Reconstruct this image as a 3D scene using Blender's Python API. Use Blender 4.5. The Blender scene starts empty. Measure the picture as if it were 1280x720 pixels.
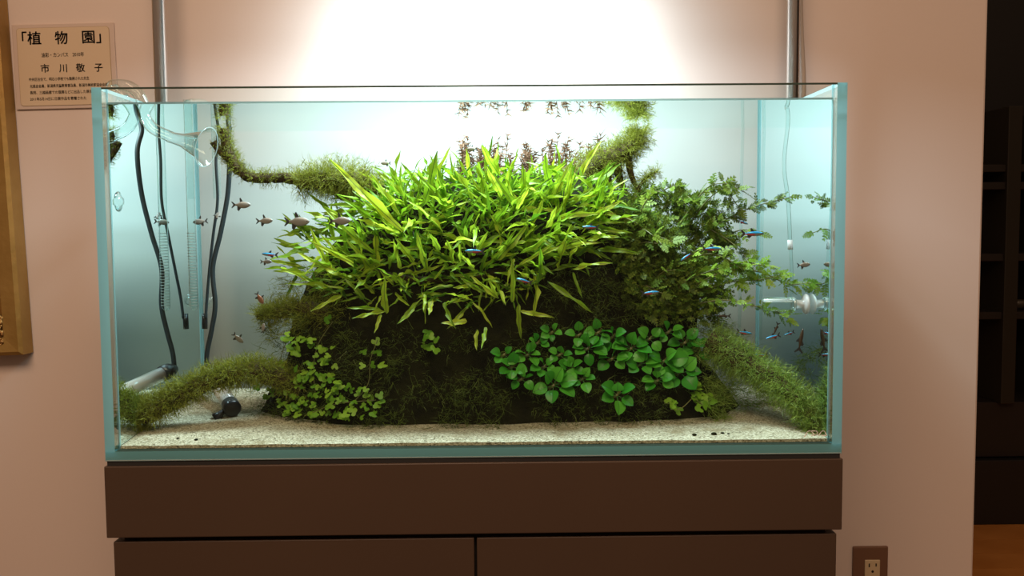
import bpy, math, random
from mathutils import Vector, Matrix, noise

R = random.Random(7)
S = bpy.context.scene
COL = S.collection
V = Vector

# ------------------------------------------------------------------ camera
F, CX, CZ, CD, PIT, ROL, YAW = 1127.9, .0360, .2802, 1.0879, .0668, .0081, .0101
TZ = .706                                    # underside of the tank
EYE = V((CX, -CD, TZ + CZ))
r0 = V((math.cos(YAW), -math.sin(YAW), 0)); f0 = V((math.sin(YAW), math.cos(YAW), 0)); z0 = V((0, 0, 1))
FW = f0 * math.cos(PIT) - z0 * math.sin(PIT); u0 = f0 * math.sin(PIT) + z0 * math.cos(PIT)
RT = r0 * math.cos(ROL) - u0 * math.sin(ROL); UP = r0 * math.sin(ROL) + u0 * math.cos(ROL)
cam = bpy.data.cameras.new('camera'); cam.sensor_width = 36; cam.lens = F / 1280 * 36; cam.clip_start = .02
co = bpy.data.objects.new('camera', cam); COL.objects.link(co)
co.matrix_world = Matrix(((RT.x, UP.x, -FW.x, EYE.x), (RT.y, UP.y, -FW.y, EYE.y), (RT.z, UP.z, -FW.z, EYE.z), (0, 0, 0, 1)))
S.camera = co

def P(u, v, y):
    """point on the vertical plane Y = y seen at photo pixel (u, v)"""
    d = FW * F + RT * (u - 640) + UP * (360 - v)
    return EYE + d * ((y + CD) / d.y)

# ------------------------------------------------------------------ light
w = bpy.data.worlds.new('world'); S.world = w; w.use_nodes = True
w.node_tree.nodes['Background'].inputs[0].default_value = (1, .62, .40, 1)
w.node_tree.nodes['Background'].inputs[1].default_value = .20
def area(name, loc, sx, sy, power, col, rot=(0, 0, 0), spread=180):
    l = bpy.data.lights.new(name, 'AREA'); l.shape = 'RECTANGLE'; l.size = sx; l.size_y = sy
    l.energy = power; l.color = col; l.spread = math.radians(spread)
    o = bpy.data.objects.new(name, l); o.location = loc; o.rotation_euler = rot; COL.objects.link(o); return o
LAMP_Y, LAMP_Z = .16, 1.46
area('pendant_lamp_light', (.02, LAMP_Y, LAMP_Z), .30, .14, 13.5, (.86, 1, 1.06))
area('room_ceiling_light', (-.2, -1.5, 2.35), 1.4, .9, 43, (1, .66, .44), (math.radians(14), 0, 0))
S.view_settings.view_transform = 'Standard'; S.view_settings.look = 'None'
S.view_settings.exposure = 0; S.view_settings.gamma = 1; S.view_settings.use_curve_mapping = False
try:
    S.cycles.caustics_reflective = False; S.cycles.caustics_refractive = False
    S.cycles.transparent_max_bounces = 16; S.cycles.max_bounces = 10; S.cycles.glossy_bounces = 5
    S.cycles.use_denoising = True; S.cycles.sample_clamp_indirect = 6
except Exception: pass

# ------------------------------------------------------------------ materials
def nodes(name):
    m = bpy.data.materials.new(name); m.use_nodes = True
    return m, m.node_tree.nodes, m.node_tree.links
def principled(name, col, rough=.5, metal=0, col2=None, scale=20, bump=0, bscale=60, trans=0, coat=0, spec=None, detail=4):
    m, n, l = nodes(name); b = n['Principled BSDF']
    b.inputs['Base Color'].default_value = (*col, 1); b.inputs['Roughness'].default_value = rough
    b.inputs['Metallic'].default_value = metal; b.inputs['Coat Weight'].default_value = coat
    b.inputs['Transmission Weight'].default_value = trans
    if spec is not None: b.inputs['Specular IOR Level'].default_value = spec
    tc = n.new('ShaderNodeTexCoord')
    if col2:
        t = n.new('ShaderNodeTexNoise'); t.inputs['Scale'].default_value = scale; t.inputs['Detail'].default_value = detail
        l.new(tc.outputs['Object'], t.inputs['Vector'])
        r = n.new('ShaderNodeValToRGB'); r.color_ramp.elements[0].position = .35; r.color_ramp.elements[1].position = .65
        r.color_ramp.elements[0].color = (*col, 1); r.color_ramp.elements[1].color = (*col2, 1)
        l.new(t.outputs['Fac'], r.inputs['Fac']); l.new(r.outputs['Color'], b.inputs['Base Color'])
    if bump:
        t = n.new('ShaderNodeTexNoise'); t.inputs['Scale'].default_value = bscale; t.inputs['Detail'].default_value = 5
        l.new(tc.outputs['Object'], t.inputs['Vector'])
        k = n.new('ShaderNodeBump'); k.inputs['Strength'].default_value = bump; k.inputs['Distance'].default_value = .01
        l.new(t.outputs['Fac'], k.inputs['Height']); l.new(k.outputs['Normal'], b.inputs['Normal'])
    return m
def foliage(name, c1, c2, trans=.45, rough=.45, island=False, gloss=.06):
    m, n, l = nodes(name); n.remove(n['Principled BSDF']); out = n['Material Output']
    rp = n.new('ShaderNodeValToRGB'); rp.color_ramp.elements[0].color = (*c1, 1); rp.color_ramp.elements[1].color = (*c2, 1)
    if island: g = n.new('ShaderNodeNewGeometry'); l.new(g.outputs['Random Per Island'], rp.inputs['Fac'])
    else: g = n.new('ShaderNodeObjectInfo'); l.new(g.outputs['Random'], rp.inputs['Fac'])
    d = n.new('ShaderNodeBsdfDiffuse'); t = n.new('ShaderNodeBsdfTranslucent'); x = n.new('ShaderNodeMixShader')
    l.new(rp.outputs['Color'], d.inputs['Color']); l.new(rp.outputs['Color'], t.inputs['Color'])
    x.inputs[0].default_value = trans; l.new(d.outputs[0], x.inputs[1]); l.new(t.outputs[0], x.inputs[2])
    gl = n.new('ShaderNodeBsdfGlossy'); gl.inputs['Roughness'].default_value = rough; y = n.new('ShaderNodeMixShader')
    y.inputs[0].default_value = gloss; l.new(x.outputs[0], y.inputs[1]); l.new(gl.outputs[0], y.inputs[2])
    l.new(y.outputs[0], out.inputs['Surface']); return m
def angled(name, tint, refl, a0, a1, lo=0.0, hi=1.0):
    """clear boundary: passes light at steep angles, mirrors it past the critical angle"""
    m, n, l = nodes(name); n.remove(n['Principled BSDF']); out = n['Material Output']
    lw = n.new('ShaderNodeLayerWeight'); lw.inputs['Blend'].default_value = .5
    mr = n.new('ShaderNodeMapRange'); mr.interpolation_type = 'SMOOTHSTEP'
    mr.inputs[1].default_value = 1 - math.cos(math.radians(a0)); mr.inputs[2].default_value = 1 - math.cos(math.radians(a1))
    mr.inputs[3].default_value = lo; mr.inputs[4].default_value = hi
    l.new(lw.outputs['Facing'], mr.inputs[0])
    t = n.new('ShaderNodeBsdfTransparent'); t.inputs[0].default_value = (*tint, 1)
    g = n.new('ShaderNodeBsdfGlossy'); g.inputs['Color'].default_value = (*refl, 1); g.inputs['Roughness'].default_value = .0
    x = n.new('ShaderNodeMixShader'); l.new(mr.outputs[0], x.inputs[0]); l.new(t.outputs[0], x.inputs[1]); l.new(g.outputs[0], x.inputs[2])
    l.new(x.outputs[0], out.inputs['Surface']); return m
def translucent(name, col, tcol, fac, gloss=.05, through=0.):
    m, n, l = nodes(name); n.remove(n['Principled BSDF']); out = n['Material Output']
    d = n.new('ShaderNodeBsdfDiffuse'); d.inputs[0].default_value = (*col, 1)
    t = n.new('ShaderNodeBsdfTranslucent'); t.inputs[0].default_value = (*tcol, 1)
    x = n.new('ShaderNodeMixShader'); x.inputs[0].default_value = fac; l.new(d.outputs[0], x.inputs[1]); l.new(t.outputs[0], x.inputs[2])
    g = n.new('ShaderNodeBsdfGlossy'); g.inputs['Roughness'].default_value = .1
    y = n.new('ShaderNodeMixShader'); y.inputs[0].default_value = gloss; l.new(x.outputs[0], y.inputs[1]); l.new(g.outputs[0], y.inputs[2])
    tr = n.new('ShaderNodeBsdfTransparent'); tr.inputs[0].default_value = (*tcol, 1)
    z = n.new('ShaderNodeMixShader'); z.inputs[0].default_value = through; l.new(y.outputs[0], z.inputs[1]); l.new(tr.outputs[0], z.inputs[2])
    l.new(z.outputs[0], out.inputs['Surface']); return m

M = {}
M['wall'] = principled('painted wallpaper', (.70, .61, .555), .75, bump=.015, bscale=260)
M['plaster_end'] = principled('wall end', (.66, .56, .50), .7)
M['plank'] = principled('floor wood', (.52, .20, .04), .45, col2=(.62, .26, .06), scale=6)
M['subfloor'] = principled('subfloor', (.12, .06, .03), .7)
M['dark'] = principled('dark lacquer', (.012, .011, .010), .45)
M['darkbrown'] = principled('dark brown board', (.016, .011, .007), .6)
M['darkpost'] = principled('dark olive post', (.018, .014, .006), .6)
M['ceramic'] = principled('grey ceramic', (.10, .085, .06), .4)
M['cabinet'] = principled('cabinet matt brown', (.060, .037, .024), .42, col2=(.066, .041, .026), scale=3)
M['cabinet_in'] = principled('cabinet recess', (.01, .008, .006), .8)
M['rubber'] = principled('black rubber mat', (.012, .012, .012), .7)
M['steel'] = principled('brushed steel', (.62, .60, .58), .28, metal=1)
M['steel_cable'] = principled('grey cord', (.50, .46, .42), .5)
M['gold'] = principled('gilded wood', (.42, .26, .075), .45, metal=.55, col2=(.34, .20, .05), scale=14, bump=.12, bscale=60)
M['gold_carved'] = principled('carved gilding', (.50, .30, .10), .35, metal=.7, col2=(.25, .11, .03), scale=160, bump=.6, bscale=160)
M['canvas'] = principled('oil canvas', (.13, .17, .08), .6, col2=(.25, .22, .10), scale=9, bump=.3, bscale=90)
M['acrylic'] = principled('acrylic backing', (.62, .52, .46), .25)
M['card'] = principled('cream card', (.64, .52, .37), .7)
M['cardline'] = principled('card border line', (.40, .30, .18), .7)
M['ink'] = principled('black ink', (.012, .010, .010), .6)
M['plate'] = principled('brown outlet plate', (.17, .09, .055), .35)
M['ivory'] = principled('ivory plastic', (.62, .50, .32), .4)
M['slot'] = principled('socket slot', (.01, .008, .006), .8)
M['lamp'] = principled('lamp housing', (.55, .55, .56), .35, metal=.8)
M['lamp_black'] = principled('black lamp shade', (.02, .02, .02), .6)
M['glass'] = angled('tank glass', (.95, .99, .985), (.8, .95, .95), 45, 88, .012, .5)
M['glass_back'] = angled('tank back glass', (.95, .985, .985), (.8, .95, .95), 45, 88, .012, .5)
M['edge'] = translucent('cut glass edge', (.22, .62, .70), (.52, .90, .97), .62, .06)
M['edge_dark'] = translucent('polished rim', (.07, .10, .08), (.20, .32, .26), .4, .12, .25)
M['seam'] = translucent('clear silicone', (.40, .75, .80), (.80, .98, 1.0), .6, .05, .6)
M['water_top'] = angled('water surface', (.97, .995, .99), (.93, 1, .99), 62, 70)
M['water_side'] = angled('water against side glass', (.93, .99, .985), (.80, .955, .98), 42, 50)
M['water_back'] = angled('water against back glass', (.80, .955, 1.0), (.9, 1, 1), 44, 55, 0, .80)
M['meniscus'] = translucent('water line', (.10, .13, .11), (.30, .42, .38), .5, .15, .2)
M['clear'] = angled('lab glass', (.93, .98, .975), (.9, 1, 1), 38, 86, .03, .95)
M['clear_edge'] = translucent('glass lip', (.55, .66, .66), (.85, 1, 1), .5, .2, .2)
M['cup'] = translucent('white silicone cup', (.93, .97, .98), (.93, .98, 1), .6, .06)
M['cord'] = principled('black cord', (.012, .022, .026), .5)
M['black'] = principled('black plastic', (.010, .011, .012), .35)
M['heater_glass'] = principled('heater glass tube', (.86, .90, .90), .15, coat=1)
M['hose'] = translucent('clear hose', (.30, .40, .34), (.5, .65, .55), .4, .1, .4)
M['wood'] = principled('wet driftwood', (.035, .024, .012), .7, col2=(.075, .055, .022), scale=60, bump=.6, bscale=120, spec=.15)
M['core'] = principled('dark stone and root', (.007, .008, .004), .85, col2=(.016, .018, .006), scale=40, bump=.8, bscale=80, spec=.05)
M['logo'] = principled('etched white print', (.95, 1, .97), .5)
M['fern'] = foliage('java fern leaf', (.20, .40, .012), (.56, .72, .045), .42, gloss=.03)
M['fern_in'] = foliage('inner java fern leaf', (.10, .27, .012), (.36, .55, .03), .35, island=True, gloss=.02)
M['rib'] = foliage('java fern midrib', (.05, .14, .012), (.10, .22, .02), .3)
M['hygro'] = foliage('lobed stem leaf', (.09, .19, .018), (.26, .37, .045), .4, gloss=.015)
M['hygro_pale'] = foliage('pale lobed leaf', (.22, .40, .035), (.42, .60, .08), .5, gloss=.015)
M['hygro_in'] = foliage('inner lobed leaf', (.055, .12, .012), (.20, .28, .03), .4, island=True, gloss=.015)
M['stem'] = foliage('olive stem', (.13, .15, .04), (.20, .20, .05), .2)
M['anubias'] = foliage('anubias leaf', (.045, .36, .025), (.16, .62, .06), .4, rough=.35, gloss=.025)
M['anubias_rib'] = foliage('anubias vein', (.03, .20, .025), (.06, .30, .03), .3)
M['clover'] = foliage('three lobed leaf', (.13, .36, .02), (.34, .60, .05), .45, gloss=.02)
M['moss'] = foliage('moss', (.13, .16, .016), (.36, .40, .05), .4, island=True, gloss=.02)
M['moss_dark'] = foliage('shaded moss', (.035, .06, .010), (.15, .22, .03), .35, island=True, gloss=.02)  # darker copy of the moss, the mound's shade put into its colour
M['moss_green'] = foliage('fresh moss', (.13, .24, .03), (.40, .54, .11), .45, island=True, gloss=.02)
M['rotala'] = foliage('reddish stem plant', (.16, .095, .06), (.27, .17, .11), .25, gloss=.0)
M['fine'] = foliage('fine pale stem plant', (.20, .34, .10), (.36, .52, .18), .45)
M['neon_blue'] = principled('iridescent blue', (.02, .36, .75), .25, metal=.3, coat=.5)
M['neon_back'] = principled('dark fish back', (.05, .055, .06), .4)
M['neon_red'] = principled('red fish flank', (.50, .06, .05), .4)
M['silver'] = principled('silver scales', (.34, .33, .30), .35, metal=.2, col2=(.20, .19, .17), scale=180)
M['brownfish'] = principled('brown scales', (.085, .055, .03), .4, metal=.2, col2=(.035, .022, .014), scale=150)
M['russet'] = principled('russet scales', (.30, .13, .07), .4, metal=.2, col2=(.15, .08, .05), scale=150)
M['fin'] = translucent('fish fin', (.08, .08, .08), (.20, .19, .18), .5, .05, .15)
M['eye'] = principled('fish eye', (.008, .008, .008), .15)
def sand_material():
    m, n, l = nodes('pale aquarium sand'); b = n['Principled BSDF']; b.inputs['Roughness'].default_value = .9
    tc = n.new('ShaderNodeTexCoord')
    v = n.new('ShaderNodeTexVoronoi'); v.inputs['Scale'].default_value = 520; l.new(tc.outputs['Object'], v.inputs['Vector'])
    r = n.new('ShaderNodeValToRGB'); e = r.color_ramp.elements
    e[0].position = 0; e[0].color = (.10, .08, .04, 1); e[1].position = .16; e[1].color = (.30, .28, .18, 1)
    k = e.new(.6); k.color = (.42, .40, .27, 1); k = e.new(1); k.color = (.62, .60, .45, 1)
    sp = n.new('ShaderNodeSeparateColor'); l.new(v.outputs['Color'], sp.inputs[0]); l.new(sp.outputs[0], r.inputs['Fac'])
    # brown algae patches against the front glass
    t = n.new('ShaderNodeTexNoise'); t.inputs['Scale'].default_value = 22; t.inputs['Detail'].default_value = 6; l.new(tc.outputs['Object'], t.inputs['Vector'])
    r2 = n.new('ShaderNodeValToRGB'); r2.color_ramp.elements[0].position = .54; r2.color_ramp.elements[1].position = .68
    l.new(t.outputs['Fac'], r2.inputs['Fac'])
    mx = n.new('ShaderNodeMixRGB'); mx.inputs[2].default_value = (.20, .15, .06, 1); l.new(r2.outputs[0], mx.inputs[0]); l.new(r.outputs[0], mx.inputs[1])
    mul = n.new('ShaderNodeMath'); mul.operation = 'MULTIPLY'; mul.inputs[1].default_value = .6; l.new(r2.outputs[0], mul.inputs[0]); l.new(mul.outputs[0], mx.inputs[0])
    l.new(mx.outputs[0], b.inputs['Base Color'])
    bp = n.new('ShaderNodeBump'); bp.inputs['Strength'].default_value = .5; bp.inputs['Distance'].default_value = .002
    l.new(v.outputs['Distance'], bp.inputs['Height']); l.new(bp.outputs['Normal'], b.inputs['Normal']); return m
M['sand'] = sand_material()

# ------------------------------------------------------------------ mesh helpers
class MB:
    def __init__(s): s.v = []; s.f = []; s.m = []
    def quad(s, a, b, c, d, m=0):
        i = len(s.v); s.v += [tuple(a), tuple(b), tuple(c), tuple(d)]; s.f.append((i, i+1, i+2, i+3)); s.m.append(m)
    def box(s, lo, hi, m=0, bev=0):
        x0, y0, z0_ = lo; x1, y1, z1 = hi; i = len(s.v)
        s.v += [(x0,y0,z0_),(x1,y0,z0_),(x1,y1,z0_),(x0,y1,z0_),(x0,y0,z1),(x1,y0,z1),(x1,y1,z1),(x0,y1,z1)]
        ms = m if isinstance(m, (list, tuple)) else [m]*6   # order: bottom, top, front, right, back, left
        for q, mm in zip(((0,3,2,1),(4,5,6,7),(0,1,5,4),(1,2,6,5),(2,3,7,6),(3,0,4,7)), ms):
            s.f.append(tuple(i+k for k in q)); s.m.append(mm)
    def tube(s, pts, rad, n=10, m=0, cap=True):
        pts = [V(p) for p in pts]; rad = rad if isinstance(rad, (list, tuple)) else [rad]*len(pts)
        i0 = len(s.v); nrm = None
        for k, p in enumerate(pts):
            t = (pts[min(k+1, len(pts)-1)] - pts[max(k-1, 0)]).normalized()
            if nrm is None:
                nrm = t.orthogonal().normalized()
            else:
                nrm = (nrm - t * nrm.dot(t)); nrm = nrm.normalized() if nrm.length > 1e-6 else t.orthogonal().normalized()
            bi = t.cross(nrm)
            for j in range(n):
                a = 2*math.pi*j/n; s.v.append(tuple(p + (nrm*math.cos(a) + bi*math.sin(a))*rad[k]))
        for k in range(len(pts)-1):
            for j in range(n):
                a = i0+k*n+j; b = i0+k*n+(j+1) % n
                s.f.append((a, b, b+n, a+n)); s.m.append(m)
        if cap:
            s.f.append(tuple(i0+j for j in range(n))[::-1]); s.m.append(m)
            e = i0+(len(pts)-1)*n; s.f.append(tuple(e+j for j in range(n))); s.m.append(m)
    def lathe(s, prof, mat, n=16, m=0):
        """prof: list of (radius, height); mat: Matrix placing the local Z axis"""
        i0 = len(s.v)
        for r, h in prof:
            for j in range(n):
                a = 2*math.pi*j/n; s.v.append(tuple(mat @ V((r*math.cos(a), r*math.sin(a), h))))
        for k in range(len(prof)-1):
            for j in range(n):
                a = i0+k*n+j; b = i0+k*n+(j+1) % n
                s.f.append((a, b, b+n, a+n)); s.m.append(m)
    def mesh(s, name, mats, smooth=False):
        me = bpy.data.meshes.new(name); me.from_pydata(s.v, [], s.f)
        for mt in (mats if isinstance(mats, (list, tuple)) else [mats]): me.materials.append(M[mt])
        me.polygons.foreach_set('material_index', s.m)
        if smooth: me.polygons.foreach_set('use_smooth', [True]*len(s.f))
        me.update(); return me
    def build(s, name, mats, parent=None, smooth=False, bevel=0):
        o = bpy.data.objects.new(name, s.mesh(name, mats, smooth)); COL.objects.link(o)
        if parent: o.parent = parent; o.matrix_parent_inverse = parent.matrix_world.inverted() if False else Matrix.Translation(-V(parent.location))
        if bevel:
            b = o.modifiers.new('bevel', 'BEVEL'); b.width = bevel; b.segments = 2; b.limit_method = 'ANGLE'
        return o
def place(me, name, mat, parent=None):
    o = bpy.data.objects.new(name, me); COL.objects.link(o)
    if parent: o.parent = parent; o.matrix_parent_inverse = Matrix.Translation(-V(parent.location))
    o.matrix_basis = mat; return o
def thing(name, label, cat, loc, group=None):
    o = bpy.data.objects.new(name, None); COL.objects.link(o); o.location = loc; o.empty_display_size = .02
    o['label'] = label; o['category'] = cat
    if group: o['group'] = group
    return o
def tag(o, label=None, cat=None, group=None, kind=None):
    for k, v in (('label', label), ('category', cat), ('group', group), ('kind', kind)):
        if v: o[k] = v
    return o
def spline(pts, n=8):
    pts = [V(p) for p in pts]; q = [pts[0]*2-pts[1]] + pts + [pts[-1]*2-pts[-2]]; out = []
    for i in range(1, len(q)-2):
        a, b, c, d = q[i-1:i+3]
        for k in range(n):
            t = k/n; out.append(.5*((2*b)+(c-a)*t+(2*a-5*b+4*c-d)*t*t+(3*b-a-3*c+d)*t**3))
    out.append(pts[-1]); return out
def rv(s=1): return V((R.gauss(0, 1), R.gauss(0, 1), R.gauss(0, 1))) * s
def inpoly(u, v, poly):
    c = False; j = len(poly)-1
    for i in range(len(poly)):
        xi, yi = poly[i]; xj, yj = poly[j]
        if (yi > v) != (yj > v) and u < (xj-xi)*(v-yi)/(yj-yi)+xi: c = not c
        j = i
    return c
def sample(poly):
    x0 = min(p[0] for p in poly); x1 = max(p[0] for p in poly); y0 = min(p[1] for p in poly); y1 = max(p[1] for p in poly)
    while True:
        u, v = R.uniform(x0, x1), R.uniform(y0, y1)
        if inpoly(u, v, poly): return u, v

# ------------------------------------------------------------------ the room
WY = .465                                                   # face of the wall behind the tank
xe = (P(1226, 360, WY).x)
b = MB(); b.box((-2.6, WY, 0), (xe, WY+.12, 2.45), [0, 0, 0, 1, 0, 0]); wall = tag(b.build('wall_back', ['wall', 'plaster_end']), kind='structure')
md = wall.modifiers.new('bevel', 'BEVEL'); md.width = .004; md.segments = 2
b = MB(); b.box((-2.6, -2.6, -.06), (4.2, 3.2, -.012)); floor = tag(b.build('floor', 'subfloor'), kind='structure')
pw = .117; pm = {}
for i in range(int(5.7/pw)):
    y = -2.55+i*pw; x = -2.55-R.uniform(0, 1.2)
    while x < 4.1:
        ln = R.choice((1.2, 1.5, 1.8)); a0 = max(x, -2.55); a1 = min(x+ln, 4.15); x += ln
        if a1-a0 < .1 or a1 < .6 or y < .2: continue
        key = round(a1-a0, 2)
        if key not in pm:
            q = MB(); q.box((0, 0, -.012), (a1-a0-.002, pw-.0025, 0)); pm[key] = q.mesh('plank', 'plank')
        place(pm[key], 'plank', Matrix.Translation((a0, y, 0)), floor)
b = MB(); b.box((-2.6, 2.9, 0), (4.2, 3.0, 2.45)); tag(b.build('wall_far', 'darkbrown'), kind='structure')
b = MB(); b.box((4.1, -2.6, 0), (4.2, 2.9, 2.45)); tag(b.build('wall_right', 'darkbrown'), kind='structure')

# dark shelving in the room beyond the wall end
SY = 1.80; sx0 = P(1190, 500, SY).x; sx1 = sx0+1.5
sh = thing('shelving_unit', 'dark wooden shelving unit in the unlit room beyond the wall', 'shelf', (sx0, SY, 0))
def bb(name, lo, hi, mat, par, bev=.002): q = MB(); q.box(lo, hi); return q.build(name, mat, par, bevel=bev)
zt = P(1250, 574, SY).z; zb = P(1250, 505, SY).z
bb('plinth', (sx0, SY, 0), (sx1, SY+.4, zt-.004), 'dark', sh)
bb('lower_panel', (sx0, SY+.03, zt), (sx1, SY+.4, zb), 'darkbrown', sh)
bb('back_panel', (sx0, SY+.37, zb), (sx1, SY+.4, 2.2), 'dark', sh)
for u in (1257, 1330, 1400): x = P(u, 300, SY).x; bb('post', (x, SY, zb), (x+.045, SY+.36, 1.36), 'darkpost', sh)
for v in (210, 232, 322, 395): z = P(1250, v, SY).z; bb('shelf_board', (sx0, SY+.01, z-.012), (sx1, SY+.37, z+.012), 'darkbrown', sh)
p = P(1271, 394, SY+.1); zs = P(1250, 395, SY).z+.0125
b = MB(); b.lathe([(0, 0), (.018, 0), (.034, .016), (.038, .03), (.035, .03), (.03, .016), (0, .006)], Matrix.Translation((p.x, SY+.1, zs)), 18)
tag(b.build('bowl', 'ceramic', smooth=True), 'small grey ceramic bowl on the dark shelf', 'bowl')

# wall outlet
p0 = P(1065, 682, WY); p1 = P(1109, 682, WY); ow = p1.x-p0.x; oz = p0.z; ox = p0.x
ol = thing('wall_outlet', 'brown wall outlet plate with ivory sockets beside the cabinet', 'outlet', (ox+ow/2, WY, oz-.06))
bb('cover_plate', (ox, WY-.006, oz-.118), (ox+ow, WY, oz), 'plate', ol, .0025)
mx0 = P(1079, 700, WY).x; mx1 = P(1098, 700, WY).x; mz = P(1088, 698, WY).z
for k in range(2):
    zt_ = mz-k*.041
    rc = bb('receptacle', (mx0, WY-.0085, zt_-.036), (mx1, WY-.005, zt_), 'ivory', ol, .0015)
    mc = (mx0+mx1)/2
    for dx, hh in ((-.006, .0065), (.006, .0055)):
        q = MB(); q.box((mc+dx-.0011, WY-.0088, zt_-.006-hh), (mc+dx+.0011, WY-.008, zt_-.006)); q.build('slot', 'slot', rc)
    q = MB(); q.tube([(mc, WY-.0088, zt_-.0205), (mc, WY-.008, zt_-.0205)], .0023, 10); q.build('ground_hole', 'slot', rc)

# gilded picture frame at the wall
fr_x = (P(21, 220, WY-.03).x); fz = P(30, 443, WY-.03).z; fx0 = fr_x-1.05; fz1 = fz+.85
pf = thing('picture_frame', 'gilded picture frame hanging on the wall beside the caption card', 'picture frame', (fr_x, WY, fz))
prof = [(0, 0), (0, .032), (.006, .036), (.030, .034), (.036, .028), (.044, .028), (.050, .036), (.058, .036), (.064, .026), (.085, .018), (.085, 0)]
def rail(name, corners, inw):
    q = MB(); n = len(prof)
    a, c = corners; da, dc = inw
    for i, (t, h) in enumerate(prof):
        for base, d in ((a, da), (c, dc)): q.v.append((base[0]+d[0]*t, WY-.002-h, base[1]+d[1]*t))
    for i in range(n-1):
        q.f.append((2*i, 2*i+1, 2*i+3, 2*i+2)); q.m.append(1 if 4 <= i <= 7 else 0)
    q.f.append(tuple(range(0, 2*n, 2))); q.m.append(0); q.f.append(tuple(range(1, 2*n, 2))[::-1]); q.m.append(0)
    return q.build(name, ['gold', 'gold_carved'], pf)
rail('frame_rail', ((fr_x, fz), (fr_x, fz1)), ((-1, 1), (-1, -1)))
rail('frame_rail', ((fx0, fz), (fr_x, fz)), ((1, 1), (-1, 1)))
rail('frame_rail', ((fx0, fz1), (fx0, fz)), ((1, -1), (1, 1)))
rail('frame_rail', ((fr_x, fz1), (fx0, fz1)), ((-1, -1), (1, -1)))
for k in range(14):                                        # carved corner ornament
    q = MB(); t = k/13
    cx_ = fr_x-.041-R.uniform(-.004, .004); cz_ = fz+.02+t*.045
    pts = [(cx_+.007*math.cos(a), WY-.036, cz_+.006*math.sin(a)) for a in [i*.9+k for i in range(6)]]
    q.tube(pts, [.0026, .003, .003, .0026, .002, .0012], 6); q.build('carved_scroll', 'gold_carved', pf, True)
q = MB(); q.box((fx0+.08, WY-.016, fz+.08), (fr_x-.08, WY-.010, fz1-.08)); q.build('canvas', 'canvas', pf)
pf.rotation_euler = (0, -.030, 0)                          # hangs a little crooked

# caption card
def lettering(text, mat, size, origin, xdir, parent, name='lettering', bold=0., width=None, off=.0003, spacing=1.0):
    c = bpy.data.curves.new(name, 'FONT'); c.body = text; c.size = size; c.space_character = spacing; c.resolution_u = 2
    o = bpy.data.objects.new(name, c); COL.objects.link(o)
    dg = bpy.context.evaluated_depsgraph_get(); me = bpy.data.meshes.new_from_object(o.evaluated_get(dg))
    bpy.data.objects.remove(o); me.materials.clear(); me.materials.append(M[mat])
    xs = [v.co.x for v in me.vertices]; sc = 1
    if width and xs: sc = width/(max(xs)-min(xs))
    xm = min(xs)
    for v in me.vertices: v.co = ((v.co.x-xm)*sc, v.co.y, 0)
    me.update(); me.name = name
    if bold:                                               # heavier strokes: the outline repeated a hair apart
        vs = [v.co.copy() for v in me.vertices]; fs = [tuple(p.vertices) for p in me.polygons]; nv = len(vs); vv = []; ff = []
        for k, (dx, dy) in enumerate(((-1, 0), (1, 0), (0, 1), (0, -1))):
            vv += [(v.x+dx*bold, v.y+dy*bold, 0) for v in vs]; ff += [tuple(i+k*nv for i in f_) for f_ in fs]
        me = bpy.data.meshes.new(name); me.from_pydata(vv, [], ff); me.materials.append(M[mat]); me.update()
    m4 = Matrix.Translation(origin) @ Matrix(((1, 0, 0, 0), (0, 0, -1, 0), (0, 1, 0, 0), (0, 0, 0, 1)))
    return place(me, name, m4, parent)
a = P(17, 32, WY); c_ = P(146, 30, WY); d_ = P(24, 139, WY)
cw, ch = (P(147, 84, WY).x-P(20, 84, WY).x), (P(84, 31, WY).z-P(84, 137, WY).z)
ctl = P(19, 33, WY); ctl = V((P(20, 84, WY).x, WY, P(84, 30, WY).z))
cc = thing('caption_card', 'cream museum caption card with Japanese text on the wall', 'sign', (ctl.x+cw/2, WY, ctl.z-ch))
bb('backing', (ctl.x, WY-.004, ctl.z-ch), (ctl.x+cw, WY-.0005, ctl.z), 'acrylic', cc, .001)
def rounded(x0, z0_, x1, z1, r, y, n=5):
    out = []
    for cx_, cz_, a0 in ((x1-r, z1-r, 0), (x0+r, z1-r, 90), (x0+r, z0_+r, 180), (x1-r, z0_+r, 270)):
        for i in range(n+1): an = math.radians(a0+90*i/n); out.append((cx_+r*math.cos(an), y, cz_+r*math.sin(an)))
    return out
def plate(name, loop, y0, mat, par):
    q = MB(); n = len(loop); q.v = [tuple(p) for p in loop] + [(p[0], y0, p[2]) for p in loop]
    q.f = [tuple(range(n))[::-1]] + [(i, (i+1) % n, n+(i+1) % n, n+i) for i in range(n)]; q.m = [0]*len(q.f); return q.build(name, mat, par)
mg = cw*.045
plate('border_line', rounded(ctl.x+mg, ctl.z-ch+mg*.7, ctl.x+cw-mg, ctl.z-mg*.8, .006, WY-.0046), WY-.004, 'cardline', cc)
mg2 = mg+.0008
plate('card', rounded(ctl.x+mg2, ctl.z-ch+mg2*.7, ctl.x+cw-mg2, ctl.z-mg2*.8, .0054, WY-.0050), WY-.004, 'card', cc)
def line(text, u0_, u1_, v_, px, bold=0., sp=1.):
    o = P(u0_, v_, WY); wd = P(u1_, v_, WY).x-o.x; sz = px/691.
    lettering(text, 'ink', sz, (o.x, WY-.0053, o.z), None, cc, 'lettering', bold*sz, wd, spacing=sp)
line('「植', 31.5, 55, 54.5, 16, .018); line('物', 72.5, 88, 54.5, 16, .018); line('園」', 106.5, 129.5, 54, 16, .018)
line('油彩・カンバス　2010年', 55, 108, 71.5, 5.6, .01)
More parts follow.
